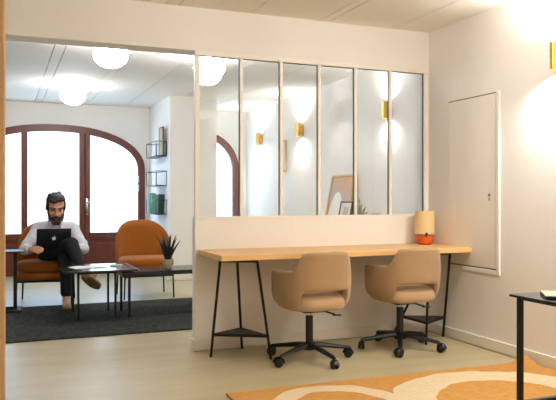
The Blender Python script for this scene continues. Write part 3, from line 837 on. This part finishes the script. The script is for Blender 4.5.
t = thing('framed_board', 'tall narrow beige framed board standing on the topmost wire shelf', 'picture', (PX0 - 0.06, 9.36, 1.7175), 0)
bm = bmn(); box(bm, (0, 0, 0.19), (0.012, 0.22, 0.38), bev=0.002); build('panel', bm, M['pad_beige'], t, smooth=False)
bm = bmn()
for (y, z, sy, sz) in ((-0.115, 0.19, 0.012, 0.40), (0.115, 0.19, 0.012, 0.40), (0, 0.386, 0.24, 0.012), (0, 0.006, 0.24, 0.012)): box(bm, (0, y, z), (0.02, sy, sz))
build('frame', bm, M['wire'], t, smooth=False)
for i, (y, h, th, tilt, m, l) in enumerate(((9.90, 0.28, 0.035, 0.10, 'book_pale', 'pale grey book, leftmost of the books on the lowest wire shelf'), (9.80, 0.29, 0.035, 0.06, 'book_teal', 'teal book second from the left on the lowest wire shelf'),
        (9.68, 0.27, 0.035, 0.10, 'book_green', 'light green book between the teal and the dark book'), (9.46, 0.27, 0.035, 0.14, 'book_dark', 'dark green book, rightmost on the lowest wire shelf'))):
    t = thing('book', l, 'book', (PX0 - (0.10, 0.10, 0.092, 0.048)[i], y, 0.9075), 0, 'books on the lowest wire shelf')
    R = Matrix.Rotation(tilt, 3, 'X'); up = R @ Vector((0, 0, h / 2)); dz = th / 2 * math.sin(tilt) + 0.0005
    bm = bmn(); box(bm, up + Vector((0.003, 0, dz)), (0.075, th - 0.008, h - 0.01), rot=R); build('pages', bm, M['paper'], t, smooth=False)
    bm = bmn()
    for s in (-1, 1): box(bm, R @ Vector((0, s * (th / 2 - 0.002), h / 2)) + Vector((0, 0, dz)), (0.085, 0.004, h), rot=R)
    box(bm, R @ Vector((-0.041, 0, h / 2)) + Vector((0, 0, dz)), (0.004, th, h), rot=R)
    build('cover', bm, M[m], t, smooth=False)

# ------------------------------------------------------------------ beyond the glass
t = thing('sideboard', 'low white sideboard against the wall beyond the glass partition', 'sideboard', (XB - 0.225, 6.75, 0))
SZ = 0.80
bm = bmn(); box(bm, (0, 0, 0.44), (0.42, 1.9, 0.66), bev=0.003); build('carcass', bm, M['cabinet'], t, smooth=False)
bm = bmn(); box(bm, (0, 0, SZ - 0.015), (0.44, 1.94, 0.03), bev=0.003); build('top', bm, M['cabinet'], t, smooth=False)
for k in range(3):
    bm = bmn(); box(bm, (-0.217, -0.62 + 0.62 * k, 0.44), (0.014, 0.60, 0.62), bev=0.003); dr = build('door', bm, M['cabinet'], t, smooth=False)
    bm = bmn(); tube(bm, [(-0.224, -0.40 + 0.62 * k, 0.60), (-0.244, -0.40 + 0.62 * k, 0.60)], 0.010, 10); build('knob', bm, M['brass'], dr)
for sx in (-0.17, 0.17):
    for sy in (-0.88, 0.88):
        bm = bmn(); tube(bm, [(sx, sy, 0.112), (sx, sy, 0)], 0.015, 10, radii=[0.018, 0.012]); build('leg', bm, M['oak'], t)

def framed(label, loc, w_, h, fr, frm, artm, lean, mount=None, mm=None):
    """picture facing -X; base at loc; leans back towards +X by `lean`"""
    t = thing('framed_picture', label, 'picture', loc); t.rotation_euler = (0, lean, 0)
    bm = bmn()
    for (y, z, sy, sz) in ((-w_ / 2 + fr / 2, h / 2, fr, h), (w_ / 2 - fr / 2, h / 2, fr, h), (0, h - fr / 2, w_ - 2 * fr, fr), (0, fr / 2, w_ - 2 * fr, fr)):
        box(bm, (0.0, y, z), (0.026, sy, sz))
    build('frame', bm, frm, t, smooth=False)
    bm = bmn(); box(bm, (0.005, 0, 0), (0.008, w_ - 2 * fr, h - 2 * fr))
    build('print', bm, artm, t, smooth=False, loc=(0, 0, h / 2))
    if mount:
        bm = bmn(); a, b = mount
        for (y, z, sy, sz) in ((-(w_ - 2 * fr) / 2 + a / 2, h / 2, a, h - 2 * fr), ((w_ - 2 * fr) / 2 - a / 2, h / 2, a, h - 2 * fr), (0, h - fr - b / 2, w_ - 2 * fr - 2 * a, b), (0, fr + b / 2, w_ - 2 * fr - 2 * a, b)):
            box(bm, (-0.001, y, z), (0.006, sy, sz))
        build('mount', bm, mm or M['paper'], t, smooth=False)
    return t
framed('large oak framed abstract print with pale arch leaning behind the glass', (XB - 0.17, 6.985, SZ + 0.003), 0.54, 0.60, 0.022, M['frame_oak'], M['art'], 0.20)
M['art2'] = mat('faded_print', (206, 186, 160), 0.6, c2=(178, 168, 160), vscale=9)
framed('small dark framed print with white mount in front of the large oak framed one', (XB - 0.30, 6.53, SZ + 0.003), 0.27, 0.29, 0.014, M['frame_dark'], M['art2'], 0.20, (0.06, 0.05))
framed('slim oak framed picture hanging between two sconces beyond the third pane', (XB - 0.020, 8.90, 1.50), 0.24, 0.44, 0.022, M['frame_oak'], M['paper'], 0.0, (0.06, 0.07), M['paper'])

t = thing('potted_plant', 'pale green bushy plant on the sideboard right of the framed prints', 'plant', (XB - 0.27, 6.22, SZ + 0.0005))
bm = bmn(); lathe(bm, [(0, 0), (0.06, 0), (0.075, 0.12), (0.068, 0.12), (0.06, 0.10), (0, 0.10)], 24); build('pot', bm, M['cabinet'], t)
rl = random.Random(9)
bm = bmn()
for i in range(46):
    az = rl.uniform(0, 2 * PI); el = rl.uniform(0.15, 1.3); L_ = rl.uniform(0.10, 0.26)
    d = Vector((math.cos(az) * math.cos(el) * 0.55, math.sin(az) * math.cos(el) * 0.55, math.sin(el)))
    b0 = Vector((0, 0, 0.10)); p1 = b0 + d * L_
    tube(bm, [b0, b0.lerp(p1, 0.6)], 0.0018, 5)
    side = d.cross(Vector((0, 0, 1))).normalized() * 0.016
    tube(bm, [b0.lerp(p1, 0.55), b0.lerp(p1, 0.78), p1], 0.012, 6, radii=[0.003, 0.015, 0.001], flat=(0.2, 1.0))
o = build('foliage', bm, M['leaf_pale'], t)
for i, y in enumerate((5.96, 5.89)):
    t = thing('candle_holder', ('pale tealight holder nearer the bushy plant behind the glass', 'pale tealight holder farther from the bushy plant behind the glass')[i], 'candle holder', (XB - 0.25, y, SZ + 0.0005), 0, 'tealight holders on the sideboard')
    bm = bmn(); lathe(bm, [(0, 0), (0.018, 0), (0.024, 0.16), (0.026, 0.175), (0.022, 0.175), (0.02, 0.165), (0, 0.165)], 18); build('cup', bm, M['pebble'], t)

# ------------------------------------------------------------------ the seated man
def caps(bm, p0, p1, r0, r1, sx=1.0, sy=1.0, n=14, hint=None):
    p0, p1 = Vector(p0), Vector(p1); d = p1 - p0; L_ = d.length; T = d.normalized()
    h = Vector(hint) if hint else (Vector((1, 0, 0)) if abs(T.x) < 0.8 else Vector((0, 1, 0)))
    N = (h - T * h.dot(T)).normalized(); B = T.cross(N); rings = []
    for i in range(1, 6):
        a = PI / 2 * i / 6; rings.append((-r0 * math.cos(a), r0 * math.sin(a)))
    for i in range(0, 5): rings.append((L_ * i / 4, r0 + (r1 - r0) * i / 4))
    for i in range(1, 6):
        a = PI / 2 * i / 6; rings.append((L_ + r1 * math.sin(a), r1 * math.cos(a)))
    V = []
    for z, r in rings:
        V.append([bm.verts.new(p0 + T * z + N * (r * sx * math.cos(2 * PI * k / n)) + B * (r * sy * math.sin(2 * PI * k / n))) for k in range(n)])
    for a, b in zip(V[:-1], V[1:]):
        for k in range(n): bm.faces.new((a[k], a[(k + 1) % n], b[(k + 1) % n], b[k]))
    e0 = bm.verts.new(p0 - T * r0); e1 = bm.verts.new(p1 + T * r1)
    for k in range(n):
        bm.faces.new((e0, V[0][(k + 1) % n], V[0][k])); bm.faces.new((e1, V[-1][k], V[-1][(k + 1) % n]))

def ellipsoid(bm, c, r, rot=None, seg=20, cut=None):
    t = bmesh.new(); bmesh.ops.create_uvsphere(t, u_segments=seg, v_segments=seg // 2 + 2, radius=1.0)
    R = rot or Matrix.Identity(3)
    for v in t.verts: v.co = Vector(c) + R @ Vector((v.co.x * r[0], v.co.y * r[1], v.co.z * r[2]))
    merge(bm, t)

def fuse(name, bm, m, parent, voxel=0.007, smooth=4, factor=0.5):
    bmesh.ops.recalc_face_normals(bm, faces=bm.faces)
    me = bpy.data.meshes.new(name + '_raw'); bm.to_mesh(me); bm.free()
    o = bpy.data.objects.new(name + '_raw', me); COL.objects.link(o)
    r = o.modifiers.new('r', 'REMESH'); r.mode = 'VOXEL'; r.voxel_size = voxel; r.use_smooth_shade = True
    if smooth:
        s = o.modifiers.new('s', 'SMOOTH'); s.iterations = smooth; s.factor = factor
    dg = bpy.context.evaluated_depsgraph_get(); dg.update()
    me2 = bpy.data.meshes.new_from_object(o.evaluated_get(dg)); me2.name = name
    bpy.data.objects.remove(o); bpy.data.meshes.remove(me)
    me2.materials.clear(); me2.materials.append(m)
    for p in me2.polygons: p.use_smooth = True
    o2 = bpy.data.objects.new(name, me2); COL.objects.link(o2); o2.parent = parent
    return o2

MX, MY = 0.50, 7.60
man = thing('person', 'bearded man in pale shirt and dark trousers using a laptop, legs crossed', 'person', (MX, MY, 0.0))
W = lambda x, y, z: Vector((x - MX, y - MY, z))         # world -> man
pel = W(0.545, 7.72, 0.53); belly = W(0.548, 7.75, 0.60); chest = W(0.552, 7.79, 0.725); neckb = W(0.552, 7.75, 0.845); headc = W(0.547, 7.62, 1.022)
shR_, shL_ = W(0.380, 7.77, 0.792), W(0.732, 7.77, 0.790)      # his right is at picture left
elR, elL = W(0.235, 7.60, 0.585), W(0.835, 7.62, 0.575)
wrR, wrL = W(0.285, 7.34, 0.600), W(0.735, 7.38, 0.610)
hpR, hpL = W(0.47, 7.68, 0.525), W(0.63, 7.68, 0.525)
knL, anL = W(0.630, 7.32, 0.520), W(0.622, 7.27, 0.10)           # planted leg
knR, anR = W(0.668, 7.19, 0.655), W(0.775, 7.02, 0.365)          # crossed leg on top
tilt = math.radians(25)
HR = Matrix.Rotation(math.radians(3), 3, 'Z') @ Matrix.Rotation(tilt, 3, 'X')     # nod forward, face towards -Y
H = lambda x, y, z: headc + HR @ Vector((x * 1.09, y * 1.03, z * 1.03))
def hand(bm, wr, fwd, up, sgn, curl=0.5, s=1.0):
    """palm from wrist along fwd; up = back of the hand; sgn puts the thumb at +/- side; five fingers curled"""
    fwd = Vector(fwd).normalized(); up = Vector(up); up = (up - fwd * up.dot(fwd)).normalized(); side = fwd.cross(up) * sgn
    caps(bm, wr, wr + fwd * 0.07 * s, 0.027 * s, 0.036 * s, 1.0, 0.5, hint=side)
    for k, (off, ln) in enumerate(((-0.030, 0.062), (-0.010, 0.076), (0.010, 0.082), (0.029, 0.074))):
        b0 = wr + fwd * 0.085 * s + side * off * s; d = fwd; p = b0
        for j, fr in enumerate((0.45, 0.32, 0.23)):
            ang = curl * (0.5 + 0.55 * j); d = (fwd * math.cos(ang) - up * math.sin(ang))
            q = p + d * ln * fr * s; caps(bm, p, q, (0.0105 - 0.001 * j) * s, (0.0098 - 0.001 * j) * s, n=10); p = q
    b0 = wr + fwd * 0.03 * s + side * 0.028 * s
    d = (fwd * 0.65 + side * 0.7 - up * 0.25).normalized(); q = b0 + d * 0.042 * s; caps(bm, b0, q, 0.014 * s, 0.011 * s, n=10)
    d = (fwd * 0.85 + side * 0.15 - up * 0.45).normalized(); caps(bm, q, q + d * 0.034 * s, 0.011 * s, 0.0085 * s, n=10)
bm = bmn()
caps(bm, pel, belly, 0.125, 0.120, 1.25, 0.9); caps(bm, belly, chest, 0.12, 0.125, 1.3, 0.9); caps(bm, shR_, shL_, 0.062, 0.062); caps(bm, chest, neckb, 0.10, 0.062, 1.25, 0.85)
caps(bm, neckb, H(0, 0.02, -0.06), 0.058, 0.056)
for a, b, c in ((shR_, elR, wrR), (shL_, elL, wrL)): caps(bm, a, b, 0.052, 0.042); caps(bm, b, c, 0.041, 0.028)
for a, b, c in ((hpR, knR, anR), (hpL, knL, anL)): caps(bm, a, b, 0.082, 0.058); caps(bm, b, c, 0.056, 0.036)
caps(bm, anL, W(0.622, 7.20, 0.055), 0.036, 0.032); caps(bm, anR, W(0.800, 6.96, 0.34), 0.036, 0.03)
# head: cranium, jaw, brow, nose, cheeks, ears, chin
ellipsoid(bm, H(0, 0.015, 0.045), (0.090, 0.106, 0.100), HR); ellipsoid(bm, H(0, -0.018, -0.040), (0.076, 0.080, 0.088), HR); ellipsoid(bm, H(0, 0.02, -0.01), (0.089, 0.07, 0.07), HR)
caps(bm, H(-0.04, -0.078, 0.032), H(0.04, -0.078, 0.032), 0.018, 0.018)
caps(bm, H(0, -0.092, 0.02), H(0, -0.116, -0.028), 0.011, 0.017); ellipsoid(bm, H(0, -0.105, -0.034), (0.022, 0.016, 0.012), HR)
for s in (-1, 1):
    ellipsoid(bm, H(s * 0.045, -0.070, -0.025), (0.028, 0.022, 0.026), HR); ellipsoid(bm, H(s * 0.088, 0.012, -0.005), (0.013, 0.024, 0.036), HR)
caps(bm, H(-0.022, -0.082, -0.112), H(0.022, -0.082, -0.112), 0.024, 0.024)
caps(bm, H(-0.022, -0.093, -0.068), H(0.022, -0.093, -0.068), 0.009, 0.009)
hand(bm, wrR, (0.35, -0.75, 0.10), (-0.75, -0.15, 0.62), -1, 0.75, 1.08)
hand(bm, wrL, (-0.70, -0.25, 0.02), (0.05, -0.1, 1), 1, 0.55, 1.05)
body = fuse('body', bm, M['skin'], man, 0.006, 3)
# eyes (looking down) and brows
for s in (-1, 1):
    bm = bmn(); ellipsoid(bm, H(s * 0.034, -0.086, 0.012), (0.013, 0.010, 0.006), HR, 12); build('eye', bm, M['eye'], man)
    bm = bmn(); tube(bm, [H(s * 0.014, -0.100, 0.036), H(s * 0.036, -0.100, 0.044), H(s * 0.060, -0.084, 0.036)], 0.006, 6, radii=[0.005, 0.0065, 0.003]); build('eyebrow', bm, M['hair'], man)
bm = bmn(); ellipsoid(bm, H(0, -0.104, -0.070), (0.020, 0.008, 0.006), HR, 12); build('lips', bm, M['lips'], man)
# hair: cap over crown, back and sides, swept fringe
bm = bmn()
ellipsoid(bm, H(0, 0.036, 0.062), (0.102, 0.106, 0.094), HR); ellipsoid(bm, H(0.01, -0.020, 0.118), (0.076, 0.072, 0.036), HR); ellipsoid(bm, H(-0.03, -0.055, 0.105), (0.045, 0.042, 0.028), HR)
for s in (-1, 1): ellipsoid(bm, H(s * 0.080, 0.004, 0.040), (0.016, 0.045, 0.055), HR); caps(bm, H(s * 0.081, -0.018, 0.03), H(s * 0.078, -0.022, -0.02), 0.012, 0.010)
ellipsoid(bm, H(0, 0.085, 0.0), (0.072, 0.045, 0.075), HR)
rh = random.Random(3)
for i in range(26):                      # loose tufts swept back over the crown and forward over the brow
    a = rh.uniform(-0.065, 0.065); y0_ = rh.uniform(-0.035, 0.06); z0_ = 0.150 - 6.0 * a * a - 0.35 * max(0, -y0_)
    caps(bm, H(a, y0_, z0_ - 0.018), H(a + rh.uniform(-0.02, 0.02), y0_ + rh.uniform(0.012, 0.05), z0_ - 0.004 + rh.uniform(-0.006, 0.004)), 0.013, 0.007, n=8)
fuse('hair', bm, M['hair'], man, 0.004, 1)
# beard: jaw band, chin, moustache
bm = bmn()
for s in (-1, 1):
    caps(bm, H(s * 0.074, -0.022, -0.035), H(s * 0.058, -0.060, -0.092), 0.013, 0.020); caps(bm, H(s * 0.058, -0.060, -0.095), H(0, -0.092, -0.120), 0.022, 0.027)
    caps(bm, H(s * 0.006, -0.112, -0.052), H(s * 0.036, -0.095, -0.066), 0.008, 0.007); caps(bm, H(s * 0.036, -0.095, -0.066), H(s * 0.036, -0.088, -0.10), 0.008, 0.012)
caps(bm, H(-0.02, -0.094, -0.128), H(0.02, -0.094, -0.128), 0.026, 0.026)
fuse('beard', bm, M['beard'], man, 0.005, 2)
# shirt with collar and cuffs
bm = bmn()
caps(bm, pel + Vector((0, 0, 0.02)), belly, 0.142, 0.138, 1.25, 0.92); caps(bm, belly, chest, 0.138, 0.140, 1.3, 0.92); caps(bm, shR_, shL_, 0.078, 0.078); caps(bm, chest, neckb - Vector((0, 0, 0.045)), 0.112, 0.082, 1.4, 0.9)
for s, a, b, c in ((1, shR_, elR, wrR), (-1, shL_, elL, wrL)):
    caps(bm, a, b, 0.070, 0.060); caps(bm, b, b.lerp(c, 0.55), 0.060, 0.050); caps(bm, b.lerp(c, 0.55), b.lerp(c, 0.80), 0.050, 0.043)
    caps(bm, a.lerp(b, 0.55) + Vector((0.01 * s, -0.02, 0)), a.lerp(b, 0.75) + Vector((-0.012 * s, -0.01, 0)), 0.058, 0.060)
fuse('shirt', bm, M['shirt'], man, 0.007, 4)
for s in (-1, 1):
    bm = bmn(); nb = neckb + Vector((0, -0.012, 0.015))
    pts = [nb + Vector((s * 0.0, 0.060, 0.045)), nb + Vector((s * 0.050, 0.035, 0.038)), nb + Vector((s * 0.068, -0.020, 0.014)), nb + Vector((s * 0.036, -0.074, -0.022)), nb + Vector((s * 0.050, -0.085, -0.062))]
    tube(bm, pts, 0.02, 8, radii=[0.020, 0.022, 0.024, 0.022, 0.008], flat=(0.9, 0.5)); build('collar', bm, M['shirt'], man)
for w_, e_ in ((wrR, elR), (wrL, elL)):
    bm = bmn(); a = e_.lerp(w_, 0.78); b = e_.lerp(w_, 0.93); tube(bm, [a, a.lerp(b, .1), a.lerp(b, .9), b], 0.04, 18, radii=[0.041, 0.044, 0.042, 0.037]); build('cuff', bm, M['shirt'], man)
# trousers
bm = bmn()
caps(bm, pel - Vector((0, 0, 0.01)), pel + Vector((0, 0.01, 0.05)), 0.128, 0.130, 1.3, 0.95)
caps(bm, hpR, knR, 0.100, 0.074); caps(bm, knR, knR.lerp(anR, 0.85), 0.072, 0.050); caps(bm, hpL, knL, 0.096, 0.074); caps(bm, knL, knL.lerp(anL, 0.80), 0.072, 0.058); caps(bm, knL.lerp(anL, .8), knL.lerp(anL, .86), 0.058, 0.058)
fuse('trousers', bm, M['trousers'], man, 0.007, 4)
# shoes
def shoe(heel, toe, up, lab):
    heel, toe, up = Vector(heel), Vector(toe), Vector(up).normalized(); f = (toe - heel).normalized(); up = (up - f * up.dot(f)).normalized(); sd = f.cross(up)
    Lk = (toe - heel).length
    bm = bmn()
    caps(bm, heel + f * 0.03 + up * 0.05, heel + f * (Lk * 0.45) + up * 0.046, 0.037, 0.037, 0.95, 1.0, hint=sd)
    caps(bm, heel + f * (Lk * 0.4) + up * 0.042, toe - f * 0.045 + up * 0.032, 0.036, 0.033, 1.15, 0.85, hint=sd)
    caps(bm, heel + f * 0.045 + up * 0.06, heel + f * 0.05 + up * 0.115, 0.040, 0.038)
    o = fuse('shoe', bm, M['shoe'], man, 0.006, 3)
    bm = bmn(); ring = []
    for i in range(26):
        a = 2 * PI * i / 26; c, s = math.cos(a), math.sin(a); u = 0.5 + 0.5 * c
        wd = 0.036 + 0.012 * math.sin(PI * min(1, u * 0.95)) * (0.4 + u)
        ring.append(heel + f * (u * Lk) + sd * (s * wd))
    loft(bm, [[p + up * z for p in ring] for z in (0.0, 0.014)]); build('sole', bm, M['sole'], o, smooth=False)
shoe(W(0.628, 7.335, 0.0125), W(0.612, 7.04, 0.0125), (0, 0, 1), 'planted')
shoe(W(0.742, 7.0, 0.335), W(0.900, 6.85, 0.235), (-0.05, 0.85, 0.52), 'crossed')

# ------------------------------------------------------------------ laptop in his hands
t = thing('laptop', "dark laptop with a small white emblem on its lid, on the seated man's lap", 'laptop', (0.500, 7.295, 0.612), math.radians(3))
bm = bmn(); box(bm, (0, 0.12, 0.0), (0.335, 0.235, 0.014), bev=0.004); base_ = build('base', bm, M['laptop'], t)
bm = bmn()
for r in range(5):
    for c in range(12): box(bm, (-0.145 + c * 0.0264, 0.03 + r * 0.021, 0.0078), (0.022, 0.017, 0.002))
build('keyboard', bm, M['keys'], base_, smooth=False)
SR = Matrix.Rotation(math.radians(20), 3, 'X')
bm = bmn(); box(bm, SR @ Vector((0, 0, 0.108)), (0.335, 0.008, 0.215), rot=SR, bev=0.003); lid = build('lid', bm, M['laptop'], t)
bm = bmn(); box(bm, SR @ Vector((0, 0.0045, 0.110)), (0.318, 0.001, 0.195), rot=SR); o = build('screen', bm, M['keys'], lid, smooth=False)
ap = [(0.0, .30), (.10, .36), (.22, .38), (.33, .33), (.41, .25), (.34, .17), (.305, .07), (.32, -.03), (.38, -.11), (.44, -.15), (.40, -.27), (.32, -.41), (.22, -.50), (.11, -.49), (0, -.455), (-.11, -.49), (-.22, -.50), (-.33, -.37), (-.42, -.18), (-.45, .03), (-.41, .20), (-.30, .33), (-.15, .375)]
lf = [(0.0, .41), (.02, .54), (.10, .64), (.20, .68), (.19, .57), (.11, .46)]
bm = bmn(); S_ = 0.042
for pl in (ap, lf):
    prism(bm, [(x * S_, z * S_ + 0.112) for x, z in pl], lambda x, z: SR @ Vector((x, -0.0040, z)), lambda x, z: SR @ Vector((x, -0.0048, z)))
bmesh.ops.triangulate(bm, faces=[f for f in bm.faces if len(f.verts) > 4])
build('logo', bm, M['logo'], lid, smooth=False)

# ------------------------------------------------------------------ camera, world, exposure
cam = bpy.data.cameras.new('camera'); co = bpy.data.objects.new('camera', cam); COL.objects.link(co)
cam.sensor_fit = 'HORIZONTAL'; cam.sensor_width = 36.0; cam.lens = 36.0 * 680 / 556; cam.shift_y = -1.5 / 556
cam.clip_start = 0.05
co.location = (0, 0, 1.12); co.rotation_euler = (math.radians(90), 0, math.radians(-22.2))
scene.camera = co
wd = bpy.data.worlds.new('world'); wd.use_nodes = True; scene.world = wd
wd.node_tree.nodes['Background'].inputs[0].default_value = (0.75, 0.87, 1.0, 1); wd.node_tree.nodes['Background'].inputs[1].default_value = 1.0
vs = scene.view_settings
vs.view_transform = 'Standard'; vs.look = 'None'; vs.gamma = 1.0; vs.exposure = 0.0; vs.use_curve_mapping = False
scene.cycles.max_bounces = 10; scene.cycles.diffuse_bounces = 6; scene.cycles.transparent_max_bounces = 12
scene.cycles.sample_clamp_indirect = 6.0; scene.cycles.caustics_reflective = False; scene.cycles.caustics_refractive = False
